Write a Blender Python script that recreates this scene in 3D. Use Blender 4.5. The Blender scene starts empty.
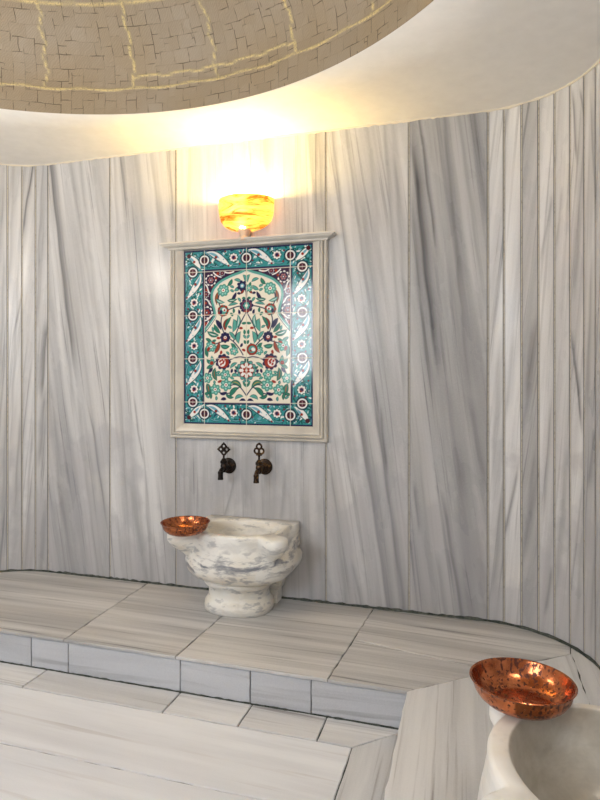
import bpy, bmesh, math, random
import numpy as np
from mathutils import Vector, Matrix
random.seed(7)
C = bpy.context.scene.collection
PI = math.pi
# ------------------------------------------------------------------ place constants (metres)
EYE = 1.142                 # eye height above the sunken floor
F = 590.0                   # focal length in pixels of a 600 px wide frame
YAW = math.radians(16.5)    # camera turned to the left of the back wall's normal
SN, CS = math.sin(YAW), math.cos(YAW)
D = 2.56                    # back wall
XL, XR = -2.52, 0.43        # side walls
R = 0.40                    # rounded corners
YF = -0.80                  # wall behind the camera
BZ = 0.129                  # bench top
CZ = EYE + 1.097            # flat ceiling
BY = 1.92                   # bench front edge
BXR, BXL = -0.206, -1.885   # inner edges of the side benches
DC = (-1.12, 0.80); DR = 1.395   # dome centre / radius

def ray(x, y):
    u = (x - 300) / F; v = (376 - y) / F
    return (-SN + u * CS, CS + u * SN, v)
def on_z(x, y, z):
    d = ray(x, y); t = (z - EYE) / d[2]
    return (d[0] * t, d[1] * t)
def on_wall(x, y):
    """(s, z) on the back wall and its rounded corners; s is arc length, equal to X on the flat part"""
    d = ray(x, y); t = D / d[1]; X = d[0] * t
    if XL + R <= X <= XR - R:
        return X, EYE + d[2] * t
    cx = XR - R if X > -1 else XL + R
    cy = D - R
    a = d[0]**2 + d[1]**2; b = -2 * (d[0]*cx + d[1]*cy); c = cx*cx + cy*cy - R*R
    t = (-b + math.sqrt(max(0, b*b - 4*a*c))) / (2*a)
    ang = math.atan2(d[0]*t - cx, d[1]*t - cy)
    return cx + R*ang, EYE + d[2]*t

# ------------------------------------------------------------------ object helpers
def mesh_obj(name, verts, faces, mat=None, parent=None, smooth=True, mats=None, midx=None):
    me = bpy.data.meshes.new(name)
    me.from_pydata([tuple(map(float, v)) for v in verts], [], faces)
    for m in (mats or ([mat] if mat else [])): me.materials.append(m)
    if midx is not None: me.polygons.foreach_set('material_index', midx)
    if smooth: me.polygons.foreach_set('use_smooth', [True]*len(me.polygons))
    me.update()
    o = bpy.data.objects.new(name, me); C.objects.link(o)
    if parent: o.parent = parent
    return o
def thing(name, label, cat, loc=(0,0,0), rotz=0, group=None):
    o = bpy.data.objects.new(name, None); C.objects.link(o)
    o.empty_display_size = 0.05
    o.location = loc; o.rotation_euler = (0, 0, rotz)
    o['label'] = label; o['category'] = cat
    if group: o['group'] = group
    return o
def struct(o):
    o['kind'] = 'structure'; return o
def vattr(o, name, arr):
    a = o.data.attributes.new(name, 'FLOAT_VECTOR', 'POINT')
    a.data.foreach_set('vector', np.asarray(arr, dtype=np.float32).ravel())
class MB:
    """collects geometry for ONE mesh"""
    def __init__(s): s.v = []; s.f = []
    def rings(s, rings, close=True, cap0=False, cap1=False):
        b = len(s.v); n = len(rings[0])
        for r in rings: s.v += [tuple(p) for p in r]
        for i in range(len(rings)-1):
            for j in range(n if close else n-1):
                k = (j+1) % n
                s.f.append((b+i*n+j, b+i*n+k, b+(i+1)*n+k, b+(i+1)*n+j))
        if cap0: s.f.append(tuple(b+j for j in reversed(range(n))))
        if cap1: s.f.append(tuple(b+(len(rings)-1)*n+j for j in range(n)))
    def lathe(s, prof, n=48, M=None):
        """prof: list of (radius, height) about local Z"""
        rs = []
        for r, z in prof:
            ring = [Vector((max(r,1e-5)*math.cos(2*PI*j/n), max(r,1e-5)*math.sin(2*PI*j/n), z)) for j in range(n)]
            rs.append([M @ p if M else p for p in ring])
        s.rings(rs)
    def tube(s, pts, rad, n=12, closed=False):
        pts = [Vector(p) for p in pts]; m = len(pts)
        rads = rad if isinstance(rad, (list, tuple)) else [rad]*m
        rs = []; up = None
        for i in range(m):
            t = (pts[(i+1) % m] - pts[i-1]) if closed else (pts[min(i+1,m-1)] - pts[max(i-1,0)])
            t.normalize()
            if up is None:
                up = Vector((0,1,0)) if abs(t.y) < .8 else Vector((1,0,0))
            up = (up - t*up.dot(t)).normalized(); w = t.cross(up)
            rs.append([pts[i] + (up*math.cos(2*PI*j/n) + w*math.sin(2*PI*j/n))*rads[i] for j in range(n)])
        if closed: rs.append(rs[0])
        s.rings(rs, cap0=not closed, cap1=not closed)
    def ball(s, c, r, n=14, sq=(1,1,1)):
        rs = []
        for i in range(n//2+1):
            a = PI*i/(n//2)
            rs.append([(c[0]+sq[0]*r*max(math.sin(a),1e-4)*math.cos(2*PI*j/n), c[1]+sq[1]*r*max(math.sin(a),1e-4)*math.sin(2*PI*j/n), c[2]-sq[2]*r*math.cos(a)) for j in range(n)])
        s.rings(rs)
    def build(s, name, mat, parent=None, smooth=True, angle=40):
        o = mesh_obj(name, s.v, s.f, mat, parent, smooth)
        bm = bmesh.new(); bm.from_mesh(o.data)
        bmesh.ops.remove_doubles(bm, verts=bm.verts, dist=1e-5)
        bmesh.ops.recalc_face_normals(bm, faces=bm.faces)
        if smooth:
            for e in bm.edges:
                if len(e.link_faces) == 2 and e.calc_face_angle(0) > math.radians(angle): e.smooth = False
        bm.to_mesh(o.data); bm.free()
        return o

# ------------------------------------------------------------------ material helpers
class NT:
    def __init__(s, name):
        s.m = bpy.data.materials.new(name); s.m.use_nodes = True
        s.t = s.m.node_tree; s.b = s.t.nodes['Principled BSDF']; s.out = s.t.nodes['Material Output']
    def n(s, typ, **kw):
        nd = s.t.nodes.new(typ)
        for k, v in kw.items():
            if k.startswith('i_'): nd.inputs[k[2:].replace('_', ' ')].default_value = v
            else: setattr(nd, k, v)
        return nd
    def l(s, a, b): s.t.links.new(a, b)
    def sock(s, x, inp):
        if hasattr(x, 'node'): s.l(x, inp)
        else: inp.default_value = x
    def math(s, op, a, b=0.0, clamp=False):
        nd = s.n('ShaderNodeMath', operation=op, use_clamp=clamp)
        s.sock(a, nd.inputs[0]); s.sock(b, nd.inputs[1]); return nd.outputs[0]
    def mix(s, fac, a, b, blend='MIX'):
        nd = s.n('ShaderNodeMix', data_type='RGBA', blend_type=blend)
        s.sock(fac, nd.inputs[0])
        for x, i in ((a, 6), (b, 7)):
            if hasattr(x, 'node'): s.l(x, nd.inputs[i])
            else: nd.inputs[i].default_value = (*x, 1) if len(x) == 3 else x
        return nd.outputs[2]
    def ramp(s, x, stops):
        nd = s.n('ShaderNodeValToRGB'); cr = nd.color_ramp
        while len(cr.elements) < len(stops): cr.elements.new(.5)
        for e, (p, c) in zip(cr.elements, stops):
            e.position = p; e.color = (c, c, c, 1) if isinstance(c, (int, float)) else (*c, 1)
        s.l(x, nd.inputs[0]); return nd.outputs[0]
    def attr(s, name): return s.n('ShaderNodeAttribute', attribute_name=name).outputs['Vector']
    def coord(s, which='Object'): return s.n('ShaderNodeTexCoord').outputs[which]
    def pos(s): return s.n('ShaderNodeNewGeometry').outputs['Position']
    def scale(s, v, sc):
        nd = s.n('ShaderNodeVectorMath', operation='MULTIPLY'); s.l(v, nd.inputs[0]); nd.inputs[1].default_value = sc
        return nd.outputs[0]
    def noise(s, v, scale=1, detail=4, rough=.55, dist=0.0):
        nd = s.n('ShaderNodeTexNoise'); s.l(v, nd.inputs['Vector'])
        nd.inputs['Scale'].default_value = scale; nd.inputs['Detail'].default_value = detail
        nd.inputs['Roughness'].default_value = rough; nd.inputs['Distortion'].default_value = dist
        return nd.outputs['Fac']
    def bump(s, h, strength=.2, dist=.002):
        nd = s.n('ShaderNodeBump'); nd.inputs['Strength'].default_value = strength; nd.inputs['Distance'].default_value = dist
        s.l(h, nd.inputs['Height']); s.l(nd.outputs[0], s.b.inputs['Normal'])
    def sep(s, v):
        nd = s.n('ShaderNodeSeparateXYZ'); s.l(v, nd.inputs[0]); return nd.outputs
    def set(s, **kw):
        for k, v in kw.items():
            s.sock(v if hasattr(v, 'node') or not isinstance(v, tuple) else (*v, 1), s.b.inputs[k.replace('_', ' ')])
        return s

def streak_marble(name, light, mid, dark, rough=.3, freq=1.0, painted=False, joint=(.56,.51,.41), contrast=1.0, stain=0.0, warm=(.62,.54,.44), warmth=.35):
    t = NT(name)
    v = t.attr('vein')
    a = t.noise(t.scale(v, (26*freq, .9, 1)), 1, 5, .6)
    b = t.noise(t.scale(v, (8*freq, .45, 1)), 1, 4, .55, .3)
    c = t.noise(t.scale(v, (62*freq, 1.1, 1)), 1, 3, .55)
    w = t.noise(t.scale(v, (5, 1.6, 3)), 1, 4, .6)
    ra = t.ramp(a, [(.36, 1), (.50, .28), (.62, 0)])
    rb = t.ramp(b, [(.36, 1), (.60, 0)])
    rc = t.ramp(c, [(.34, 1), (.43, 0)])
    col = t.mix(t.math('MULTIPLY', rb, .62*contrast, True), light, mid)
    col = t.mix(t.math('MULTIPLY', ra, .42*contrast, True), col, mid)
    col = t.mix(t.math('MULTIPLY', rc, t.math('MULTIPLY', t.math('ADD', ra, .25), .60*contrast)), col, dark)
    col = t.mix(t.math('MULTIPLY', t.ramp(w, [(.48, 0), (.72, 1)]), warmth), col, warm, 'MULTIPLY' if False else 'MIX')
    grain = t.noise(t.pos(), 260, 3, .7)
    col = t.mix(.10, col, t.ramp(grain, [(.3, .15), (.7, .9)]), 'OVERLAY')
    rough_s = t.math('ADD', t.math('MULTIPLY', w, .16), rough - .08)
    if painted:
        p = t.sep(t.attr('paint'))
        col = t.mix(t.math('MULTIPLY', p[0], t.math('ADD', t.math('MULTIPLY', c, .7), .55), True), col, (.085, .085, .095))
        nd = t.n('ShaderNodeMix', data_type='RGBA', blend_type='MULTIPLY'); nd.inputs[0].default_value = 1
        t.l(col, nd.inputs[6]); t.l(p[2], nd.inputs[7]); col = nd.outputs[2]
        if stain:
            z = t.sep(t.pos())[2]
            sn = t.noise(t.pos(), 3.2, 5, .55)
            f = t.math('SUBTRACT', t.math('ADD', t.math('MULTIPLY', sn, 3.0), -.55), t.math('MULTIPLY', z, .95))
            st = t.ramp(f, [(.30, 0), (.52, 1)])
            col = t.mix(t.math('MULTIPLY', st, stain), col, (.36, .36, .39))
        jn = t.noise(t.pos(), 55, 3, .7)
        jc = t.mix(t.ramp(jn, [(.36, 0), (.48, 1)]), (.40, .36, .29), joint)
        col = t.mix(p[1], col, jc)
        rough_s = t.math('ADD', rough_s, t.math('MULTIPLY', p[1], .5), True)
    t.set(Base_Color=col, Roughness=rough_s)
    t.b.inputs['Specular IOR Level'].default_value = .32
    t.bump(t.noise(t.scale(v, (30, 6, 1)), 1, 4, .6), .10, .002)
    return t.m

M = {}
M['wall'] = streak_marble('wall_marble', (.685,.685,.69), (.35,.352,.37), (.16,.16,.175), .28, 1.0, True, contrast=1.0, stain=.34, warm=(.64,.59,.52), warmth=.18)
M['bench'] = streak_marble('bench_marble', (.67,.66,.65), (.32,.32,.325), (.10,.098,.098), .34, 1.25, contrast=1.15, warm=(.58,.53,.47))
M['riser'] = streak_marble('riser_marble', (.60,.615,.65), (.40,.415,.455), (.2,.21,.23), .4, .5, contrast=.8, warmth=.1)
M['floor'] = streak_marble('floor_marble', (.84,.858,.892), (.57,.58,.62), (.42,.38,.36), .22, .45, contrast=1.0, warm=(.84,.80,.77), warmth=.12)
M['strip'] = streak_marble('strip_marble', (.76,.762,.77), (.46,.465,.48), (.2,.18,.17), .32, .9, contrast=1.0, warm=(.70,.66,.61), warmth=.2)

def simple(name, col, rough=.5, metal=0, bump=None):
    t = NT(name)
    n = t.noise(t.coord(), 18, 5, .6)
    t.set(Base_Color=t.mix(t.math('MULTIPLY', n, .5), col, tuple(c*.72 for c in col)), Roughness=rough, Metallic=metal)
    if bump: t.bump(t.noise(t.coord(), bump[0], 4, .6), bump[1], bump[2])
    return t.m
M['plaster'] = simple('ceiling_plaster', (.93,.92,.90), .75, 0, (9, .25, .006))
M['caulk'] = simple('caulk', (.78,.72,.60), .8, 0, (120, .6, .003))
M['frontwall'] = simple('plain_marble', (.6,.59,.58), .4)

t = NT('dark_grout'); n = t.noise(t.pos(), 40, 4, .7)
t.set(Base_Color=t.mix(t.ramp(n, [(.4,0),(.65,1)]), (.018,.028,.022), (.10,.11,.095)), Roughness=.7); M['grout'] = t.m

def basin_marble(name, veins, base, stained=False):
    t = NT(name); c = t.coord()
    w = t.noise(t.scale(c, (5, 5, 9)), 1, 5, .6, .6)
    wv = t.n('ShaderNodeVectorMath', operation='ADD'); t.l(t.scale(c, (3.2, 3.2, 26)), wv.inputs[0])
    sc = t.n('ShaderNodeVectorMath', operation='SCALE'); sc.inputs['Scale'].default_value = 2.3
    nz = t.n('ShaderNodeTexNoise'); t.l(c, nz.inputs['Vector']); nz.inputs['Scale'].default_value = 5; nz.inputs['Detail'].default_value = 4
    t.l(nz.outputs['Color'], sc.inputs[0]); t.l(sc.outputs[0], wv.inputs[1])
    v1 = t.noise(wv.outputs[0], 1, 5, .62)
    vein = t.ramp(v1, [(.36, 1), (.43, .55), (.49, 0)])
    z = t.sep(c)[2]
    band = t.n('ShaderNodeMapRange', interpolation_type='SMOOTHSTEP'); t.l(t.math('ABSOLUTE', t.math('SUBTRACT', t.math('ADD', z, t.math('MULTIPLY', t.sep(c)[0], -.05)), .235)), band.inputs[0])
    band.inputs[1].default_value = .025; band.inputs[2].default_value = .075; band.inputs[3].default_value = 1; band.inputs[4].default_value = .22
    vein = t.math('MULTIPLY', vein, band.outputs[0])
    fleck = t.ramp(t.noise(t.scale(c, (14, 14, 40)), 1, 3, .6), [(.36, 1), (.44, 0)])
    col = t.mix(t.ramp(w, [(.4, 0), (.7, 1)]), base, tuple(b*k for b, k in zip(base, (.90, .85, .76))))
    col = t.mix(t.math('MULTIPLY', vein, veins), col, (.19, .20, .235))
    col = t.mix(t.math('MULTIPLY', t.math('MULTIPLY', fleck, w), veins), col, (.24, .25, .28))
    if stained:
        p = t.sep(t.attr('inside'))
        s2 = t.noise(c, 9, 6, .65, .4)
        col = t.mix(t.math('MULTIPLY', p[0], t.ramp(s2, [(.3, .95), (.7, .45)])), col, (.36, .33, .27))
    t.set(Base_Color=col, Roughness=.28); t.b.inputs['Specular IOR Level'].default_value = .45
    t.b.inputs['Subsurface Weight'].default_value = .08; t.b.inputs['Subsurface Radius'].default_value = (.01,.008,.006)
    t.bump(t.noise(c, 22, 4, .6), .12, .003)
    return t.m
M['basinA'] = basin_marble('veined_basin_marble', .95, (.86,.845,.80), False)
M['basinB'] = basin_marble('white_basin_marble', .22, (.86,.84,.80), True)

def frame_marble():
    t = NT('moulding_marble'); c = t.coord()
    n = t.noise(t.scale(c, (6, 6, 6)), 1, 5, .6)
    t.set(Base_Color=t.mix(t.ramp(n, [(.35,0),(.7,1)]), (.66,.62,.55), (.50,.47,.42)), Roughness=.35)
    return t.m
M['frame'] = frame_marble()

def copper():
    t = NT('hammered_copper'); c = t.coord()
    sp = t.noise(t.scale(c, (1,1,.6)), 150, 2, .5); sp2 = t.noise(c, 16, 4, .6)
    spots = t.ramp(t.math('ADD', sp, t.math('MULTIPLY', t.math('SUBTRACT', sp2, .5), .45)), [(.56, 0), (.62, 1)])
    base = t.mix(t.ramp(sp2, [(.35,0),(.65,1)]), (.66,.235,.10), (.42,.125,.05))
    t.set(Base_Color=t.mix(spots, base, (.10,.028,.014)), Metallic=t.math('SUBTRACT', 1.0, t.math('MULTIPLY', spots, .55)),
          Roughness=t.math('ADD', t.math('MULTIPLY', sp2, .14), t.math('ADD', t.math('MULTIPLY', spots, .2), .15)))
    vo = t.n('ShaderNodeTexVoronoi', feature='SMOOTH_F1'); t.l(c, vo.inputs['Vector']); vo.inputs['Scale'].default_value = 95
    t.bump(vo.outputs['Distance'], .22, .0022)
    return t.m
M['copper'] = copper()
def bronze(name, a, b, rough):
    t = NT(name); n = t.noise(t.coord(), 55, 4, .65)
    t.set(Base_Color=t.mix(t.ramp(n, [(.52,0),(.74,1)]), a, b), Metallic=.85, Roughness=rough)
    return t.m
M['dark_bronze'] = bronze('blackened_bronze', (.022,.018,.016), (.09,.055,.035), .34)
M['brass'] = bronze('worn_brass', (.035,.022,.015), (.30,.16,.06), .3)

def dome_mat(name):
    t = NT(name); v = t.attr('dome')          # x along the ring, y up the profile, z = gold seam mask
    s = t.sep(v)
    cmb = t.n('ShaderNodeCombineXYZ'); t.l(s[0], cmb.inputs[0]); t.l(s[1], cmb.inputs[1])
    p = cmb.outputs[0]
    wob = t.n('ShaderNodeTexNoise'); t.l(p, wob.inputs['Vector']); wob.inputs['Scale'].default_value = 9; wob.inputs['Detail'].default_value = 2
    ws = t.n('ShaderNodeVectorMath', operation='SCALE'); ws.inputs['Scale'].default_value = .022; t.l(wob.outputs['Color'], ws.inputs[0])
    pa = t.n('ShaderNodeVectorMath', operation='ADD'); t.l(p, pa.inputs[0]); t.l(ws.outputs[0], pa.inputs[1])
    def brick(scale_w, row_h, rot=0):
        mp = t.n('ShaderNodeMapping'); t.l(pa.outputs[0], mp.inputs[0]); mp.inputs['Rotation'].default_value = (0,0,rot)
        b = t.n('ShaderNodeTexBrick', offset=.5, squash=1.0)
        t.l(mp.outputs[0], b.inputs['Vector'])
        b.inputs['Scale'].default_value = 1; b.inputs['Brick Width'].default_value = scale_w; b.inputs['Row Height'].default_value = row_h
        b.inputs['Mortar Size'].default_value = .0017; b.inputs['Mortar Smooth'].default_value = .3; b.inputs['Bias'].default_value = 0
        b.inputs['Color1'].default_value = (0,0,0,1); b.inputs['Color2'].default_value = (1,1,1,1); b.inputs['Mortar'].default_value = (.5,.5,.5,1)
        return b
    b1 = brick(.062, .050); b2 = brick(.070, .046, PI/2)
    sw = t.ramp(t.noise(p, 7, 1, .5), [(.495, 0), (.505, 1)])
    fac = t.mix(sw, b1.outputs['Fac'], b2.outputs['Fac']); tone = t.mix(sw, b1.outputs['Color'], b2.outputs['Color'])
    hide = t.ramp(t.noise(p, 13, 3, .6), [(.45, .12), (.60, 1)])
    hid = t.math('MULTIPLY', fac, hide)
    patch = t.noise(p, 2.4, 3, .5)
    base = t.mix(t.ramp(patch, [(.42, 0), (.66, 1)]), (.335,.262,.170), (.36,.305,.235))
    base = t.mix(t.math('MULTIPLY', tone, .35), base, (.25,.195,.125))
    # fine diagonal tooling inside every tessera
    lines = t.n('ShaderNodeTexWave', wave_type='BANDS', bands_direction='DIAGONAL'); t.l(pa.outputs[0], lines.inputs['Vector'])
    lines.inputs['Scale'].default_value = 55; lines.inputs['Distortion'].default_value = 9; lines.inputs['Detail'].default_value = 3; lines.inputs['Detail Scale'].default_value = .8
    base = t.mix(t.math('MULTIPLY', lines.outputs['Fac'], .16), base, (.55,.46,.33))
    base = t.mix(hid, base, (.105,.08,.05))
    rg = t.noise(p, 120, 4, .75)
    gold = t.math('MULTIPLY', s[2], t.ramp(rg, [(.36, 0), (.52, 1)]), True)
    col = t.mix(gold, base, (.78,.64,.30))
    t.set(Base_Color=col, Roughness=.6)
    h = t.math('SUBTRACT', t.math('ADD', t.math('MULTIPLY', lines.outputs['Fac'], .25), gold), t.math('MULTIPLY', hid, 1.2))
    t.bump(h, .45, .004)
    return t.m
M['dome'] = dome_mat('dome_mosaic')

def alabaster():
    t = NT('glowing_alabaster'); c = t.coord()
    wv = t.noise(t.scale(c, (6, 6, 26)), 1, 5, .6, 1.4)
    col = t.mix(t.ramp(wv, [(.40,0),(.48,.5),(.58,1)]), (.26,.09,.012), (.84,.62,.36))
    dif = t.n('ShaderNodeBsdfDiffuse'); tr = t.n('ShaderNodeBsdfTranslucent'); gl = t.n('ShaderNodeBsdfGlossy')
    gl.inputs['Roughness'].default_value = .3
    t.l(col, dif.inputs[0]); t.l(col, tr.inputs[0])
    m1 = t.n('ShaderNodeMixShader'); m1.inputs[0].default_value = .8; t.l(dif.outputs[0], m1.inputs[1]); t.l(tr.outputs[0], m1.inputs[2])
    m2 = t.n('ShaderNodeMixShader'); m2.inputs[0].default_value = .04; t.l(m1.outputs[0], m2.inputs[1]); t.l(gl.outputs[0], m2.inputs[2])
    t.l(m2.outputs[0], t.out.inputs['Surface'])
    return t.m
M['alabaster'] = alabaster()
t = NT('lit_bulb'); t.set(Base_Color=(1,.9,.6)); t.b.inputs['Emission Color'].default_value = (1,.80,.36,1); t.b.inputs['Emission Strength'].default_value = 30; M['bulb'] = t.m
M['stem'] = simple('pale_stone', (.72,.55,.40), .4)

# ------------------------------------------------------------------ walls
def fade(x): return np.clip(x, 0, 1)**1.0
def make_wall(name, path, joints, tilts, tones, streaks, z0, z1, ds=.0034, dz=.0105, s_coarse=None, seed=0):
    """path(s)->(x,y,nx,ny) inward normal; joints include both ends"""
    S = []
    for a, b in zip(joints[:-1], joints[1:]):
        step = ds if not (s_coarse and a >= s_coarse[0] - 1e-6 and b <= s_coarse[1] + 1e-6) else .06
        S += [a, a+.0012, a+.0024, a+.0034]; n = max(2, int((b-a-.0068)/step))
        S += [a+.0034+(b-a-.0068)*i/n for i in range(1, n)]
        S += [b-.0034, b-.0024, b-.0012]
    S.append(joints[-1]); S = np.array(S)
    Z = np.linspace(z0, z1, int((z1-z0)/dz)+1)
    P = np.array([path(s) for s in S])
    jd = np.min(np.abs(S[:,None]-np.array(joints)[None,:]), axis=1)
    rec = np.where(jd < .0018, .0022, np.where(jd < .0028, .0018, 0))
    ns, nz = len(S), len(Z)
    V = np.zeros((nz, ns, 3)); 
    V[...,0] = P[:,0]-P[:,2]*rec; V[...,1] = P[:,1]-P[:,3]*rec; V[...,2] = Z[:,None]
    pid = np.clip(np.searchsorted(np.array(joints), S+1e-9, 'right')-1, 0, len(joints)-2)
    k = np.array(tilts)[pid]; tone = np.array(tones)[pid]
    vein = np.zeros((nz, ns, 3))
    vein[...,0] = S[None,:] + k[None,:]*(Z[:,None]-1.2)*(1+.15*np.sin(S*9)[None,:])
    vein[...,1] = Z[:,None]; vein[...,2] = (pid*3.7+seed)[None,:]
    pt = np.zeros((nz, ns, 3))
    pt[...,0] = np.where((jd > .0018) & (jd < .0036), .8, 0)[None,:]; pt[...,1] = np.where(jd < .0018, 1, 0)[None,:]
    pt[...,2] = tone[None,:]
    rng = np.random.RandomState(seed+5)
    for st in streaks:
        pts = np.array([on_wall(*p) for p in st[0]]); wl, wr, amp = st[1]/215., st[2]/215., st[3]
        z = pts[::-1,1]; s = pts[::-1,0]
        if len(z) == 2: zi = Z
        c = np.interp(Z, z, s)
        zt, zb = z[-1], z[0]; L = max(zt-zb, .05)
        f = np.clip((zt+.02*L-Z)/(.22*L), 0, 1)*np.clip((Z-zb+.02*L)/(.22*L), 0, 1)
        f = np.where((zt > z1-.03) & (Z > (zt+zb)/2), 1, f); f = np.where((zb < z0+.05) & (Z < (zt+zb)/2), 1, f)
        c = c + .0016*np.sin(Z*23+rng.rand()*9) 
        d = S[None,:]-c[:,None]
        g = np.where(d < 0, np.exp(-(d/wl)**2), np.exp(-np.abs(d/wr)**1.4))
        own = pid == np.clip(np.searchsorted(np.array(joints), np.mean(s))-1, 0, len(joints)-2)
        a = g*f[:,None]*amp*own[None,:]
        pt[...,0] = 1-(1-pt[...,0])*(1-np.clip(a, 0, 1))
    idx = np.arange(nz*ns).reshape(nz, ns)
    q = np.stack([idx[:-1,:-1], idx[:-1,1:], idx[1:,1:], idx[1:,:-1]], -1).reshape(-1, 4)
    verts = V.reshape(-1, 3)
    # solid back: an outer copy of the outline 8 cm behind, joined at the rim
    back = []
    for z in (z0, z1):
        for i in range(ns): back.append((P[i,0]-P[i,2]*.08, P[i,1]-P[i,3]*.08, z))
    nb = len(verts); allv = np.vstack([verts, np.array(back)])
    faces = [tuple(map(int, f)) for f in q]
    for i in range(ns-1):
        a, b = nb+i, nb+ns+i
        faces.append((a+1, a, b, b+1))
        faces.append((int(idx[0,i+1]), int(idx[0,i]), a, a+1)); faces.append((int(idx[-1,i]), int(idx[-1,i+1]), b+1, b))
    faces.append((nb, int(idx[0,0]), int(idx[-1,0]), nb+ns)) if False else None
    faces = [f for f in faces if f]
    o = mesh_obj(name, allv, faces, M['wall'], smooth=False)
    vattr(o, 'vein', np.vstack([vein.reshape(-1,3), np.zeros((len(back),3))]))
    vattr(o, 'paint', np.vstack([pt.reshape(-1,3), np.ones((len(back),3))*[0,0,1]]))
    # a mortar core just behind the slabs shows nowhere but stops light at the joints
    return struct(o)

def jx(px, y=400): return on_wall(px, y)[0]
j48, j110, j176, j326, j409, j488 = [jx(p) for p in (48, 110, 176, 326, 409, 488)]
def p_back(s):
    if s > XR-R: a = (s-XR+R)/R; return (XR-R+R*math.sin(a), D-R+R*math.cos(a), -math.sin(a), -math.cos(a))
    return (s, D, 0, -1)
back_streaks = [
 ([(50,164),(62,270),(76,385)], 1.2, 6, .8), ([(76,380),(98,575)], 2, 5, .32), ([(86,395),(93,430),(109,540)], .8, 1.4, .6),
 ([(70,160),(97,330)], 2, 4, .30), ([(80,160),(108,420)], 2, 3, .26), ([(60,250),(74,420)], 1, 3, .25), ([(58,480),(76,595)], 3, 7, .36),
 ([(52,380),(66,590)], 2, 4, .25), ([(92,160),(108,280)], 2, 4, .2), ([(88,440),(104,590)], 2, 4, .22),
 ([(133,392),(138,430),(144,466)], .7, 1.2, .55), ([(144,466),(152,590)], 1, 3, .3), ([(150,148),(173,320)], 2, 5, .3), ([(169,148),(174,232)], 1.5, 1.2, .5),
 ([(120,160),(142,410)], 2, 5, .24), ([(113,300),(128,520)], 2, 3, .22), ([(128,470),(150,600)], 3, 7, .32), ([(135,150),(160,380)], 2, 3, .22),
 ([(114,160),(120,300)], 1, 3, .28), ([(160,400),(172,560)], 2, 5, .2), ([(118,520),(126,600)], 2, 4, .25),
 ([(236,470),(229,500),(221,530)], 1, 2, .45), ([(287,460),(280,530)], 2, 4, .28), ([(300,480),(312,600)], 2, 6, .25), ([(193,440),(186,580)], 3, 8, .3),
 ([(264,130),(268,200)], 2, 5, .3), ([(307,128),(319,236)], 1.5, 4, .36), ([(190,140),(186,240)], 2, 4, .22), ([(318,128),(324,236)], 1, 3, .3),
 ([(206,440),(200,560)], 2, 5, .22), ([(248,440),(244,520)], 2, 3, .2), ([(316,440),(322,600)], 2, 4, .22), ([(268,440),(262,520)], 1, 2, .2),
 ([(331,124),(352,310)], 1, 2.5, .5), ([(345,122),(373,340)], 1, 3, .4), ([(350,365),(372,500),(389,616)], 1.2, 9, .66), ([(371,375),(396,550),(405,616)], 1.5, 4, .66),
 ([(380,405),(387,475)], .7, 1.3, .55), ([(329,450),(346,600)], 1.5, 4, .32), ([(352,560),(362,612)], 1, 2, .4), ([(393,130),(407,330)], 2, 3, .32), ([(384,122),(407,440)], 1.5, 2.5, .3),
 ([(358,180),(386,385)], 2, 4, .28), ([(333,300),(352,470)], 2, 4, .2), ([(392,520),(401,612)], 2, 6, .4), ([(366,122),(380,240)], 2, 4, .25),
 ([(412,135),(424,260),(438,375)], 1.6, 4.5, .92), ([(411,180),(420,300),(433,405)], 2, 3, .5), ([(419,118),(437,258)], .8, 1.6, .75), ([(444,114),(469,390)], 1.5, 4, .36),
 ([(428,116),(472,430)], 3, 12, .28), ([(414,480),(419,535)], 1, 2, .5), ([(441,490),(463,624)], 1, 3, .68), ([(468,395),(486,490)], 2, 5, .36), ([(458,114),(486,310)], 2, 4, .3),
 ([(436,555),(446,620)], 1, 3, .36), ([(436,116),(462,300)], 2, 6, .34), ([(470,114),(487,230)], 2, 6, .3), ([(411,120),(416,200)], 1, 6, .34), ([(456,440),(470,620)], 4, 14, .3),
 ([(415,400),(434,620)], 2, 6, .2), ([(446,380),(462,500)], 2, 4, .25)]
make_wall('wall_back', p_back, [XL+R, j110, j176, j326, j409, j488], [.14, .11, .02, .13, .14], [.93, .97, .97, .95, .79], back_streaks, BZ-.02, CZ+.01, seed=1)

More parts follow.
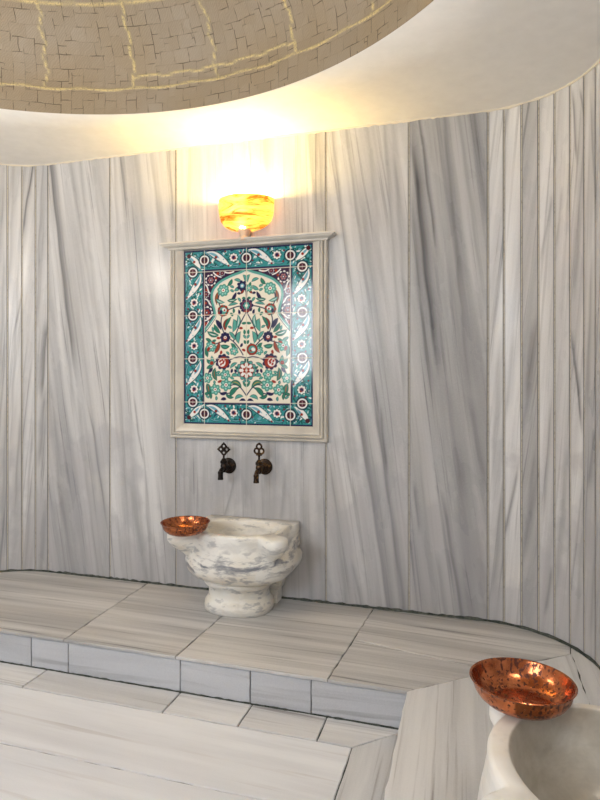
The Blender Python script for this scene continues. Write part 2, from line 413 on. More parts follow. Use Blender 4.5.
LRW = (D-R)-YF
def p_right(s):
    a0 = XR-R; L = R*PI/2
    if s <= a0+L:
        a = (s-a0)/R; return (a0+R*math.sin(a), D-R+R*math.cos(a), -math.sin(a), -math.cos(a))
    return (XR, D-R-(s-a0-L), -1, 0)
rj = [j488] + [jx(p, 400) for p in (504, 521.5, 538.5, 554.5, 570, 584)]
st_ = (XR-R+R*PI/2 - rj[-1]); k_ = max(1, round(st_/.06)); rj += [rj[-1]+st_*(i+1)/k_ for i in range(k_)]
arc_end_r = rj[-1]; ns_ = 6; rj += [arc_end_r+LRW*(i+1)/ns_ for i in range(ns_)]
right_streaks = [
 ([(519,462),(504,542)], 1.5, 1.2, .6), ([(552,565),(545,616)], 1.5, 2, .6), ([(571,330),(577,385),(582,435)], .8, 2.4, .9), ([(595,425),(588,490)], 2, 4, .55),
 ([(572,88),(577,165)], .8, 1.5, .75), ([(579,88),(586,128)], .7, 1.2, .65), ([(553,190),(540,265)], 1, 2, .4), ([(532,320),(526,400)], 2, 5, .34), ([(562,185),(556,250)], 1, 2, .35),
 ([(538,300),(524,430)], 2, 5, .3), ([(515,330),(506,420)], 2, 3, .28), ([(500,330),(492,500)], 2, 4, .3), ([(503,480),(492,600)], 1.5, 3, .4), ([(536,440),(524,560)], 2, 6, .36),
 ([(568,440),(556,600)], 2, 4, .28), ([(580,200),(574,300)], 1, 2, .35), ([(592,250),(586,420)], 1.5, 2.5, .4), ([(590,90),(596,220)], 1, 2, .45), ([(584,480),(576,640)], 2, 3, .25), ([(551,400),(543,520)], 1, 2, .4), ([(597,520),(590,640)], 2, 3, .3)]
np_ = len(rj)-1
rt = [1.03, 1.07, .84, 1.06, 1.0, 1.04] + [.93+.14*random.random() for _ in range(np_-6)]
make_wall('wall_right', p_right, rj, [-.10+.04*math.sin(i*2.3) for i in range(np_)], rt, right_streaks, BZ-.02, CZ+.01, s_coarse=(arc_end_r, 99), seed=9)
def p_left(s):
    a0 = XL+R; L = R*PI/2
    if s >= a0-L:
        a = (a0-s)/R; return (a0-R*math.sin(a), D-R+R*math.cos(a), math.sin(a), -math.cos(a))
    return (XL, D-R-(a0-L-s), 1, 0)
lj = [XL+R, jx(35.5), jx(22), jx(7.5)]
st_ = lj[-1]-(XL+R-R*PI/2); k_ = max(1, round(st_/.06)); lj += [lj[-1]-st_*(i+1)/k_ for i in range(k_)]
arc_end_l = lj[-1]; lj += [arc_end_l-LRW*(i+1)/ns_ for i in range(ns_)]
lj = lj[::-1]; np_ = len(lj)-1
left_streaks = [
 ([(33,166),(27,200),(22.5,238)], 1, 1.4, .95), ([(31,240),(12,345)], .8, 1.3, .5), ([(43,168),(37,280)], 1, 2, .35), ([(47.5,318),(42,400)], 5, 1, .7), ([(46,385),(39,470)], 4, 2, .45),
 ([(20,415),(14,520)], 1, 2, .4), ([(33,420),(26,520)], 1, 2, .35), ([(14,168),(9,300)], 2, 3, .3), ([(4,250),(0,400)], 1, 2, .3), ([(46,500),(39,600)], 3, 3, .35), ([(30,500),(23,600)], 2, 2, .25),
 ([(20,230),(9,480)], 1, 1.5, .3), ([(45,200),(38,330)], 2, 1, .25), ([(6,400),(1,560)], 1, 3, .3)]
make_wall('wall_left', p_left, lj, [-.10+.03*math.sin(i*1.7) for i in range(np_)], [.95+.1*random.random() for _ in range(np_-4)]+[1.0, 1.02, 1.04, .97], left_streaks, BZ-.02, CZ+.01, s_coarse=(-99, arc_end_l), seed=21)
def box(mb, x0, x1, y0, y1, z0, z1):
    b = len(mb.v); mb.v += [(x, y, z) for z in (z0, z1) for x, y in ((x0,y0),(x1,y0),(x1,y1),(x0,y1))]
    mb.f += [tuple(b+i for i in f) for f in ((3,2,1,0),(4,5,6,7),(0,1,5,4),(1,2,6,5),(2,3,7,6),(3,0,4,7))]
mb = MB(); box(mb, XL-.08, XR+.08, YF-.08, YF, BZ-.02, CZ+.01); struct(mb.build('wall_front', M['frontwall'], smooth=False))

# ------------------------------------------------------------------ stone slabs (floor, benches)
class Slabs:
    def __init__(s): s.v = []; s.f = []; s.vein = []
    def add(s, poly, z0, z1, gap=.0034, ang=0.0, seed=None, jit=.0012, M4=None, bev=.0022, seg=.035):
        rnd = random.Random(seed); n = len(poly)
        area = sum(poly[i][0]*poly[(i+1)%n][1]-poly[(i+1)%n][0]*poly[i][1] for i in range(n))
        if area < 0: poly = poly[::-1]
        def inset(pl, d):
            out = []
            for i in range(len(pl)):
                p0, p1, p2 = Vector(pl[i-1]), Vector(pl[i]), Vector(pl[(i+1)%len(pl)])
                e1 = (p1-p0).normalized(); e2 = (p2-p1).normalized()
                n1 = Vector((-e1.y, e1.x)); n2 = Vector((-e2.y, e2.x))
                m = (n1+n2); m = m/max(.25, m.dot(n1)*1.0) if m.length > 1e-6 else n1
                out.append(tuple(p1+m*d))
            return out
        def dense(pl):
            out = []
            for i in range(len(pl)):
                a, b = Vector(pl[i]), Vector(pl[(i+1)%len(pl)])
                k = max(1, int((b-a).length/seg))
                for q in range(k):
                    p = a.lerp(b, q/k)
                    if 0 < q: p += Vector((rnd.uniform(-jit,jit), rnd.uniform(-jit,jit)))
                    out.append(tuple(p))
            return out
        outer = dense(inset(poly, gap/2)); inner = inset(outer, bev)
        b = len(s.v); m = len(outer)
        rings = [[(x,y,z0) for x,y in outer], [(x,y,z1-bev) for x,y in outer], [(x,y,z1) for x,y in inner]]
        sd = (seed or 0)*2.31
        for r in rings:
            for p in r:
                w = -p[0]*math.sin(ang)+p[1]*math.cos(ang); l = p[0]*math.cos(ang)+p[1]*math.sin(ang)
                s.vein.append((w+sd*.7, l+p[2]*.5, sd))
                s.v.append(tuple(M4 @ Vector(p)) if M4 else p)
        for k in range(2):
            for j in range(m):
                q = (j+1) % m; s.f.append((b+k*m+j, b+k*m+q, b+(k+1)*m+q, b+(k+1)*m+j))
        s.f.append(tuple(b+2*m+j for j in range(m)))
    def build(s, name, mat):
        o = mesh_obj(name, s.v, s.f, mat, smooth=False); vattr(o, 'vein', s.vein); return o
def merge_struct(name, parts):
    """several surfaces of one piece of masonry in one mesh (keeps attributes and materials)"""
    o = parts[0]
    bms = bmesh.new(); mats = []
    ctx = {}
    allv, allf, mi, ve = [], [], [], []
    for p in parts:
        off = len(allv); me = p.data
        allv += [tuple(p.matrix_basis @ v.co) for v in me.vertices]
        a = me.attributes.get('vein')
        ve += [tuple(d.vector) for d in a.data] if a else [(0,0,0)]*len(me.vertices)
        mats.append(me.materials[0])
        for f in me.polygons: allf.append(tuple(i+off for i in f.vertices)); mi.append(len(mats)-1)
    for p in parts: 
        me = p.data; bpy.data.objects.remove(p); bpy.data.meshes.remove(me)
    bms.free()
    o = mesh_obj(name, allv, allf, smooth=False, mats=mats, midx=mi); vattr(o, 'vein', ve)
    return struct(o)

ZT = BZ
def arc_pt(side, deg, e=.0015):
    a = math.radians(deg); r = R-e
    return ((XR-R+r*math.sin(a)) if side > 0 else (XL+R-r*math.sin(a)), D-R+r*math.cos(a))
YW = D-.0015
NO = .005
S = Slabs(); SB = Slabs()
S.add([(BXL+NO,BY-NO),(-1.515,BY-NO),(-1.535,YW),(XL+R,YW)]+[arc_pt(-1,d) for d in (15,30,45,52)]+[(-2.425,2.345)], ZT-.0105, ZT, jit=.0024, ang=.01, seed=1)
S.add([(-1.515,BY-NO),(-1.037,BY-NO),(-1.015,YW),(-1.535,YW)], ZT-.0105, ZT, jit=.0024, ang=-.02, seed=2)
S.add([(-1.037,BY-NO),(-.472,BY-NO),(-.447,2.235),(-.424,YW),(-1.015,YW)], ZT-.0105, ZT, jit=.0024, ang=.0, seed=3)
S.add([(-.472,BY-NO),(BXR-NO,BY-NO),(.06,2.132),(-.447,2.235)], ZT-.0105, ZT, jit=.0024, ang=-.03, seed=4)
S.add([(-.447,2.235),(.06,2.132),(.335,2.345),arc_pt(1,52),arc_pt(1,40),arc_pt(1,26),arc_pt(1,13),(XR-R,YW),(-.424,YW)], ZT-.0105, ZT, jit=.0024, ang=-.08, seed=5)
SB.add([(BXR-NO,BY-NO),(BXR-NO,.55),(.34,.55),(.34,2.345),(.335,2.345),(.06,2.132)], ZT-.0105, ZT, jit=.0024, ang=PI/2+.02, seed=6)
SB.add([(.34,.55),(XR-.0015,.55),(XR-.0015,D-R)]+[arc_pt(1,d) for d in (80,66,52)]+[(.335,2.345),(.34,2.3)], ZT-.0105, ZT, jit=.0024, ang=PI/2, seed=7)
SB.add([(BXR-NO,.55),(BXR-NO,YF+.002),(XR-.0015,YF+.002),(XR-.0015,.55)], ZT-.0105, ZT, jit=.0024, ang=PI/2, seed=8)
SB.add([(BXL+NO,BY-NO),(-2.425,2.345)]+[arc_pt(-1,d) for d in (52,66,80)]+[(XL+.0015,D-R),(XL+.0015,.6),(BXL+NO,.6)], ZT-.0105, ZT, jit=.0024, ang=PI/2, seed=9)
SB.add([(BXL+NO,.6),(XL+.0015,.6),(XL+.0015,YF+.002),(BXL+NO,YF+.002)], ZT-.0105, ZT, jit=.0024, ang=PI/2, seed=10)
tops = S.build('bench_tops', M['bench']); side = SB.build('bench_side', M['strip'])
# risers: upright slabs 12 mm thick
S = Slabs()
Rx = Matrix(((1,0,0,0),(0,0,-1,0),(0,1,0,0),(0,0,0,1)))   # plan (x,z) -> upright, thickness towards -Y
def on_riser(px): 
    d = ray(px, 400); return d[0]*BY/d[1]
rx = [BXL]+[on_riser(p) for p in (31, 68, 180, 250, 311)]+[BXR]
for i in range(len(rx)-1):
    S.add([(rx[i],0.0),(rx[i+1],0.0),(rx[i+1],ZT-.012),(rx[i],ZT-.012)], -.0, .012, gap=.0035, ang=0.05*((i%3)-1), seed=20+i, M4=Matrix.Translation((0,BY+.0125,0)) @ Rx)
Ry = Matrix(((0,0,-1,0),(-1,0,0,0),(0,1,0,0),(0,0,0,1)))
ry = [-BY+.001, -1.35, -.8, -.2, .3, -YF]
for i in range(len(ry)-1):
    S.add([(ry[i],0.0),(ry[i+1],0.0),(ry[i+1],ZT-.012),(ry[i],ZT-.012)], 0, .012, gap=.0035, seed=30+i, M4=Matrix.Translation((BXR+.0125,0,0)) @ Ry)
Ry2 = Matrix(((0,0,1,0),(1,0,0,0),(0,1,0,0),(0,0,0,1)))
ry = [YF, -.2, .3, .8, 1.35, BY-.001]
for i in range(len(ry)-1):
    S.add([(ry[i],0.0),(ry[i+1],0.0),(ry[i+1],ZT-.012),(ry[i],ZT-.012)], 0, .012, gap=.0035, seed=40+i, M4=Matrix.Translation((BXL-.0125,0,0)) @ Ry2)
risers = S.build('bench_risers', M['riser'])
mb = MB()
box(mb, XL+.001, XR-.001, BY+.0105, D-R, -.03, ZT-.0035); 
core_poly = [(XL+R,YW)]+[arc_pt(-1,d,.003) for d in range(10,91,10)]+[arc_pt(1,d,.003) for d in range(90,-1,-10)]
b = len(mb.v); nn = len(core_poly)
mb.v += [(x,y,-.03) for x,y in core_poly]+[(x,y,ZT-.0035) for x,y in core_poly]
mb.f.append(tuple(b+nn+i for i in reversed(range(nn))))
for i in range(nn): mb.f.append((b+i, b+(i+1)%nn, b+nn+(i+1)%nn, b+nn+i))
box(mb, BXR+.0105, XR-.001, YF+.001, BY+.0105, -.03, ZT-.0035); box(mb, XL+.001, BXL-.0105, YF+.001, BY+.0105, -.03, ZT-.0035)
core = mb.build('bench_core', M['grout'], smooth=False)
merge_struct('marble_bench', [tops, side, risers, core])

S = Slabs(); T = Slabs(); YS = 1.785; XS = -.362
sx = [BXL+.0]+[on_z(p[0], p[1], 0)[0] for p in ((40,675),(171,703),(244,717),(321,731))]
for i in range(len(sx)-1):
    T.add([(sx[i],YS),(sx[i+1],YS),(sx[i+1],BY-.001),(sx[i],BY-.001)], -.03, .0015, gap=.004, ang=-.03, seed=60+i)
T.add([(sx[-1],YS),(XS,YS),(BXR-.001,BY-.001),(sx[-1],BY-.001)], -.03, .0012, gap=.004, ang=0, seed=66)
T.add([(XS,YS),(XS,.9),(BXR-.001,.9),(BXR-.001,BY-.001)], -.03, .001, gap=.004, ang=PI/2, seed=67)
T.add([(XS,.9),(XS,YF),(BXR-.001,YF),(BXR-.001,.9)], -.03, .001, gap=.004, ang=PI/2, seed=68)
yy = [YS, 1.497, .95, .4, -.2, YF]
for i in range(len(yy)-1):
    S.add([(BXL+.001,yy[i+1]),(XS,yy[i+1]),(XS,yy[i]),(BXL+.001,yy[i])], -.03, 0, gap=.0032, ang=-.035, seed=70+i)
fl = S.build('floor_a', M['floor']); fs = T.build('floor_b', M['strip'])
mb = MB(); box(mb, XL-.08, XR+.08, YF-.08, D+.08, -.12, -.004); fc = mb.build('floor_c', M['grout'], smooth=False)
merge_struct('floor', [fl, fs, fc])

# dark damp seam of grout along the foot of the walls and of the riser
def seam(name, pts, rad, mat, n=7, jit=.35):
    mb = MB(); rr = random.Random(3)
    mb.tube(pts, [rad*(1+rr.uniform(-jit, jit)) for _ in pts], n)
    return struct(mb.build(name, mat))
pts = []
for i in range(70): pts.append((XL+.002, YF+.01+(D-R-YF-.01)*i/70, BZ+.001))
pts += [(*arc_pt(-1, d, .002), BZ+.001) for d in np.linspace(90, 0, 20)]
pts += [(XL+R+(XR-XL-2*R)*i/120, D-.002, BZ+.001) for i in range(1, 120)]
pts += [(*arc_pt(1, d, .002), BZ+.001) for d in np.linspace(0, 90, 20)]
pts += [(XR-.002, D-R-(D-R-YF-.01)*i/70, BZ+.001) for i in range(1, 70)]
rr = random.Random(8); pts = [(p[0], p[1], p[2]+rr.uniform(-.0015,.002)) for p in pts]
seam('trim_1', pts, .0068, M['grout'])
seam('trim_2', [(BXL+.02+(BXR-BXL-.03)*i/110, BY-.001+rr.uniform(-.001,.001), .001) for i in range(111)], .0034, M['grout'], jit=.6)
pts = [(XL, YF+.01+(D-R-YF-.01)*i/50, CZ) for i in range(50)] + [(*arc_pt(-1, d, 0), CZ) for d in np.linspace(90, 0, 24)]
pts += [(XL+R+(XR-XL-2*R)*i/140, D, CZ) for i in range(1, 140)] + [(*arc_pt(1, d, 0), CZ) for d in np.linspace(0, 90, 24)]
pts += [(XR, D-R-(D-R-YF-.01)*i/50, CZ) for i in range(1, 50)]
seam('trim_3', [(p[0], p[1], p[2]+rr.uniform(-.002,.002)) for p in pts], .006, M['caulk'], jit=.4)

# ------------------------------------------------------------------ ceiling and dome
n = 160
inn = [(DC[0]+DR*math.cos(2*PI*i/n), DC[1]+DR*math.sin(2*PI*i/n)) for i in range(n)]
out = []
for i in range(n):
    c_, s_ = math.cos(2*PI*i/n), math.sin(2*PI*i/n); ts = []
    if c_ > 1e-6: ts.append((XR+.08-DC[0])/c_)
    if c_ < -1e-6: ts.append((XL-.08-DC[0])/c_)
    if s_ > 1e-6: ts.append((D+.08-DC[1])/s_)
    if s_ < -1e-6: ts.append((YF-.08-DC[1])/s_)
    tt = min(ts); out.append((DC[0]+c_*tt, DC[1]+s_*tt))
mb = MB()
rings = [[(x,y,CZ+.10) for x,y in out], [(x,y,CZ) for x,y in out]]
for f_ in (.25,.5,.75): rings.append([(o_[0]*(1-f_)+i_[0]*f_, o_[1]*(1-f_)+i_[1]*f_, CZ) for o_, i_ in zip(out, inn)])
rings += [[(DC[0]+(x-DC[0])*(DR+.004)/DR, DC[1]+(y-DC[1])*(DR+.004)/DR, CZ) for x,y in inn], [(x,y,CZ+.004) for x,y in inn], [(x,y,CZ+.03) for x,y in inn], [(DC[0]+(x-DC[0])*1.03, DC[1]+(y-DC[1])*1.03, CZ+.10) for x,y in inn]]
mb.rings(rings)
struct(mb.build('ceiling', M['plaster'], angle=50))
# dome: a short drum, then a cap
DH = .105; RISE = .62; prof = []
for i in range(20): prof.append((DR-.001, CZ+.002+DH*i/19, DH*i/19))
arc = DH; px_, pz_ = DR, CZ+DH
for i in range(1, 131):
    a = (PI/2)*i/130*.985; r_ = DR*math.cos(a); z_ = CZ+DH+RISE*math.sin(a)
    arc += math.hypot(r_-px_, z_-pz_); px_, pz_ = r_, z_; prof.append((r_, z_, arc))
na = 900; V = []; A = []
SEAM = [DH, .42, .80]; mer = [math.radians(90+x) for x in np.arange(-180-4.8, 180-4.8-.01, 15.0)]
def seam_mask(th, r_, arc):
    g = 0.0
    for sarc in SEAM: g = max(g, 1-abs(arc-sarc-.004*math.sin(th*37))/.0062)
    if arc > DH+.003:
        for m in mer:
            dth = (th-m+PI) % (2*PI)-PI
            g = max(g, 1-abs(dth*max(r_,.2)+.006*math.sin(arc*60+m*5))/.0055)
        k = int(math.floor((th-math.radians(85.2))/math.radians(15)))
        if k % 6 in (0, 5): g = max(g, .9-abs(arc-DH-.05-.004*math.sin(th*60))/.0062)
    return max(0.0, min(1.0, g*1.6))
for r_, z_, arc in prof:
    for j in range(na):
        th = 2*PI*j/na; V.append((DC[0]+r_*math.cos(th), DC[1]+r_*math.sin(th), z_)); A.append((th*DR*max(.35, r_/DR)**.0, arc, seam_mask(th, r_, arc)))
FQ = []
for i in range(len(prof)-1):
    for j in range(na):
        k = (j+1) % na; FQ.append((i*na+j, (i+1)*na+j, (i+1)*na+k, i*na+k))
FQ.append(tuple((len(prof)-1)*na+j for j in range(na)))
dm = mesh_obj('ceiling_dome', V, FQ, M['dome']); vattr(dm, 'dome', A); struct(dm)
mb = MB(); mb.lathe([(DR+.05, CZ+.09), (DR+.05, CZ+.5), (.9, CZ+DH+RISE+.02), (.0, CZ+DH+RISE+.06)], 64, Matrix.Translation((DC[0], DC[1], 0)))
struct(mb.build('dome_shell', M['plaster']))

# ------------------------------------------------------------------ tile mural
PXU = 116; NU, NV = 3*PXU, 4*PXU
uu, vv = np.meshgrid((np.arange(NU+1))/PXU, (np.arange(NV+1))/PXU)
IMG = np.zeros((NV+1, NU+1, 3))
TEAL=(50,140,144); LBLUE=(112,172,192); DGREEN=(14,84,78); NAVY=(30,30,72); CREAM=(233,228,212); RED=(150,44,28); WHITE=(236,236,234); MAROON=(70,22,36); SEA=(84,160,150); GREEN=(40,118,98)
def put(sd_fn, col, box_, alpha=1.0):
    u0, v0, u1, v1 = box_; m = .04
    i0 = max(0, int((v0-m)*PXU)); i1 = min(NV+1, int((v1+m)*PXU)+2); j0 = max(0, int((u0-m)*PXU)); j1 = min(NU+1, int((u1+m)*PXU)+2)
    if i1 <= i0 or j1 <= j0: return
    sd = sd_fn(uu[i0:i1,j0:j1], vv[i0:i1,j0:j1])
    a = np.clip(.5-sd*PXU, 0, 1)[...,None]*alpha
    IMG[i0:i1,j0:j1] = IMG[i0:i1,j0:j1]*(1-a)+np.array(col)/255.*a
def ell(u, v, a, b, rot, col):
    c, s = math.cos(rot), math.sin(rot)
    def sd(U, V):
        x = (U-u)*c+(V-v)*s; y = -(U-u)*s+(V-v)*c
        return (np.sqrt((x/a)**2+(y/b)**2)-1)*min(a, b)
    m = max(a, b); put(sd, col, (u-m, v-m, u+m, v+m))
def disc(u, v, r, col): ell(u, v, r, r, 0, col)
def ring(u, v, r, w, col):
    put(lambda U, V: np.abs(np.hypot(U-u, V-v)-r)-w/2, col, (u-r-w, v-r-w, u+r+w, v+r+w))
def bez(pts, n=14):
    pts = [np.array(p, float) for p in pts]
    out = []
    for i in range(n+1):
        t = i/n; q = pts
        while len(q) > 1: q = [q[k]*(1-t)+q[k+1]*t for k in range(len(q)-1)]
        out.append(q[0])
    return np.array(out)
def stroke(P, w, col, taper=None):
    P = np.array(P); n = len(P)
    W = [w]*n if taper is None else ([w*math.sin(PI*min(.98, max(.04, i/(n-1))))**.8 for i in range(n)] if taper == 'leaf' else [w*(1-.85*i/(n-1)) for i in range(n)])
    def sd(U, V):
        d = np.full(U.shape, 9.)
        for i in range(n-1):
            a, b = P[i], P[i+1]; e = b-a; L = max(1e-9, e@e)
            t = np.clip(((U-a[0])*e[0]+(V-a[1])*e[1])/L, 0, 1)
            d = np.minimum(d, np.hypot(U-a[0]-t*e[0], V-a[1]-t*e[1])-(W[i]*(1-t)+W[i+1]*t)/2)
        return d
    put(sd, col, (P[:,0].min()-w, P[:,1].min()-w, P[:,0].max()+w, P[:,1].max()+w))
def leaf(pts, w, col=GREEN, edge=NAVY, vein=None):
    B = bez(pts); stroke(B, w+.016, edge, 'leaf'); stroke(B, w-.006, col, 'leaf')
    if vein: stroke(B[2:-2], w*.22, vein, 'leaf')
def petals(u, v, r, k, pr, col, edge=None, ph=0):
    r, pr = r*SC, pr*SC
    for e in ((edge, .010), (col, 0)):
        if e[0] is None: continue
        for i in range(k):
            a = ph+2*PI*i/k; ell(u+r*math.cos(a), v+r*math.sin(a), pr+e[1], pr*.8+e[1], a, e[0])
SC = 1.0
def daisy(u, v, r, col=SEA, edge=DGREEN, k=7, ph=0.2):
    petals(u, v, r*.62, k, r*.40, col, edge, ph); ring(u, v, r*.42, r*.10, edge)
    petals(u, v, r*.62, k, r*.18, (150,205,196), None, ph); disc(u, v, r*.34, WHITE); disc(u, v, r*.15, RED)
def rect(u0, v0, u1, v1, col):
    put(lambda U, V: np.maximum(np.maximum(u0-U, U-u1), np.maximum(v0-V, V-v1)), col, (u0, v0, u1, v1))
def poly(P, col):
    P = np.array(P)
    def sd(U, V):
        ins = np.zeros(U.shape, bool); n = len(P)
        for i in range(n):
            (x1,y1),(x2,y2) = P[i], P[(i+1)%n]
            if y1 == y2: continue
            cond = ((y1 > V) != (y2 > V)) & (U < (x2-x1)*(V-y1)/(y2-y1)+x1); ins ^= cond
        return np.where(ins, -.5, .5)
    put(sd, col, (P[:,0].min(), P[:,1].min(), P[:,0].max(), P[:,1].max()))
rq = random.Random(11)
# --- border ground
rect(0, 0, 3, 4, TEAL)
def border_unit(f, L1=1.0, full=True):
    """f(L, c) -> (u, v); L along the border from a joint, c across from 0 to .5"""
    for _ in range(110):
        L, c = rq.uniform(.0, L1), rq.uniform(.05, .45); p = f(L, c)
        k = rq.random(); r_ = rq.uniform(.014, .034)
        col = DGREEN if k < .42 else (LBLUE if k < .68 else (WHITE if k < .92 else (20,60,90)))
        a = rq.uniform(0, PI); ell(p[0], p[1], r_*1.6, r_*.55, a, col)
    if not full: return
    for pts in ([(.10,.14),(.24,.02),(.40,.08)], [(.55,.42),(.70,.48),(.86,.40)], [(.62,.10),(.78,.02),(.9,.12)]):
        B = bez([f(*p) for p in pts]); stroke(B, .05, DGREEN, 'leaf'); stroke(B, .022, LBLUE, 'leaf')
    # long saw leaf
    B = bez([f(.06,.40), f(.22,.40), f(.40,.24), f(.62,.06)], 18); stroke(B, .180, (16,60,76), 'leaf'); stroke(B, .140, WHITE, 'leaf')
    Bb = bez([f(.10,.385), f(.24,.36), f(.36,.25)], 12); stroke(Bb, .060, LBLUE, 'leaf')
    p = f(.28,.28); disc(p[0], p[1], .034, NAVY); disc(p[0], p[1], .025, RED)
    for q in ((.40,.17),(.46,.22),(.52,.12)): p = f(*q); disc(p[0], p[1], .014, LBLUE)
    # carnation
    p = f(.70,.25); disc(*p, .105, DGREEN); petals(p[0], p[1], .062, 8, .036, WHITE); disc(*p, .055, (196,150,150)); disc(*p, .040, NAVY); q = f(.735,.23); disc(*q, .022, RED)
    for q in ((.58,.07),(.50,.40),(.86,.34),(.14,.16),(.84,.1)): p = f(*q); disc(*p, .024, NAVY); disc(*p, .016, RED)
def medallion(u, v):
    disc(u, v, .145, (16,60,76)); disc(u, v, .112, WHITE); petals(u, v, .042, 4, .040, MAROON, None, PI/4); disc(u, v, .078, MAROON); ell(u, v, .055, .014, 0, NAVY); ell(u, v, .012, .062, 0, (150,110,120))
for base in (.5, 1.5, 2.5):
    border_unit(lambda L, c, b=base: (c, b+L)); border_unit(lambda L, c, b=base: (2.5+c, b+L))
for base in (.5, 1.5):
    border_unit(lambda L, c, b=base: (b+L, .46-c)); border_unit(lambda L, c, b=base: (b+L, 3.98-c))
for (u0, v0, a, b) in ((0,0,(.10,.10),(.40,.42)), (2.5,0,(2.92,.08),(2.62,.36)), (0,3.5,(.42,3.58),(.10,3.88)), (2.5,3.5,(2.6,3.58),(2.9,3.9))):
    border_unit(lambda L, c: (u0+L*.5, v0+c), 1, False)
    a = np.array(a); b = np.array(b); m = (a+b)/2
    B = bez([a, m+(.05,-.03), b], 14); stroke(B, .16, DGREEN, 'leaf'); stroke(B, .125, WHITE, 'leaf'); stroke(bez([a*.85+b*.15, m*.9+b*.1]), .05, LBLUE, 'leaf'); disc(*m, .03, RED)
    if v0: disc(*(b*.93+a*.07), .05, MAROON)
    else: disc(*(a*.93+b*.07), .05, MAROON)
# dark edge lines
for (a,b,c,d) in ((0,0,3,.035),(0,3.965,3,4),(0,0,.035,4),(2.965,0,3,4)): rect(a,b,c,d, NAVY)
# --- inner field
rect(.455, .455, 2.545, 3.545, NAVY); rect(.485, .485, 2.515, 3.515, SEA) if False else None
rect(.50, .50, 2.50, 3.50, (46,26,58))
half = [(1.5,.50),(1.42,.535),(1.33,.57),(1.215,.60),(1.05,.665),(.89,.74),(.78,.83),(.695,.94),(.675,1.09),(.70,1.235),(.745,1.38),(.76,1.52),(.69,1.625),(.57,1.785),(.50,1.865)]
def smoothline(P, k=3):
    P = [np.array(p, float) for p in P]
    for _ in range(k):
        Q = [P[0]]
        for i in range(len(P)-1): Q += [P[i]*.75+P[i+1]*.25, P[i]*.25+P[i+1]*.75]
        P = Q+[P[-1]]
    return np.array(P)
mirror = lambda P: np.stack([3-np.array(P)[:,0], np.array(P)[:,1]], 1)
# spandrel ornament, drawn on both sides
for sgn in (0, 1):
    X = (lambda u: u) if sgn == 0 else (lambda u: 3-u)
    def scroll(u, v, r, col2):
        petals(X(u), v, r*.82, 9, r*.30, WHITE); disc(X(u), v, r*.84, (40,24,62)); petals(X(u), v, r*.36, 6, r*.22, col2); disc(X(u), v, r*.26, NAVY); disc(X(u), v, r*.12, WHITE)
    scroll(.655, .70, .125, (170,110,110)); scroll(.555, 1.44, .135, RED); scroll(.93, .555, .06, RED); scroll(.54, 1.02, .07, RED); scroll(.66, 1.22, .055, (170,110,110))
    for (u, v, r_) in ((.56,.92,.036),(.82,.56,.034),(1.12,.55,.03),(.53,1.22,.03),(.54,1.70,.04),(.70,.86,.03),(.78,.66,.03),(.62,1.58,.03),(.66,1.08,.03)): disc(X(u), v, r_, RED)
    for P in ([(.53,.80),(.60,.86),(.57,.96),(.64,1.0)], [(.72,.53),(.80,.62),(.90,.64)], [(1.0,.53),(1.08,.58),(1.2,.53)], [(.52,1.13),(.62,1.14),(.60,1.26),(.70,1.30)], [(.52,1.62),(.60,1.62),(.66,1.5),(.74,1.48)], [(.52,1.78),(.58,1.72),(.6,1.64)]):
        stroke(bez([(X(a), b) for a, b in P]), .030, WHITE)
L_ = smoothline(half); fieldP = np.vstack([L_[::-1], mirror(L_)[1:], [(2.5,3.5),(.5,3.5)]])
poly(fieldP, CREAM)
for P in (L_, mirror(L_)):
    stroke(P, .082, NAVY); stroke(P, .060, SEA); 
    Q = P.copy(); ctr = np.array([1.5, 1.35]); Q = Q+(ctr-Q)/np.linalg.norm(ctr-Q, axis=1)[:,None]*.034
    stroke(Q[:-6], .016, WHITE)
rect(.455, .47, .50, 3.53, NAVY); rect(2.50, .47, 2.545, 3.53, NAVY); rect(.455, 3.50, 2.545, 3.545, NAVY); rect(.455, .455, 2.545, .497, NAVY)
# field flowers
def both(fn, asym=None):
    fn(lambda u: u); fn(lambda u: 3-u)
def stems(X):
    for P in ([(1.5,3.34),(1.40,3.20),(1.30,3.02),(1.12,3.12)], [(1.36,3.12),(1.2,3.3),(.98,3.36),(.76,3.22)], [(1.5,2.5),(1.32,2.42),(1.2,2.5),(1.06,2.55)], [(1.42,2.42),(1.30,2.2),(1.16,2.05),(1.02,2.02)], [(1.5,1.45),(1.40,1.62),(1.30,1.8),(1.2,2.1)], [(1.44,1.32),(1.24,1.30),(1.1,1.4),(.98,1.42)],
              [(.92,1.55),(.86,1.72),(.96,1.86),(1.0,2.0)], [(1.02,2.1),(.84,2.12),(.70,2.2),(.62,2.22)], [(.80,2.55),(.70,2.6),(.62,2.72),(.58,2.9)], [(.98,.94),(.80,1.0),(.80,1.22),(.92,1.36)], [(1.5,1.2),(1.5,1.0),(1.46,.86)], [(.76,3.22),(.66,3.34),(.6,3.2)], [(1.0,2.9),(1.02,3.0),(1.01,3.1)]):
        stroke(bez([(X(a), b) for a, b in P], 18), .024, (30,40,74))
both(stems)
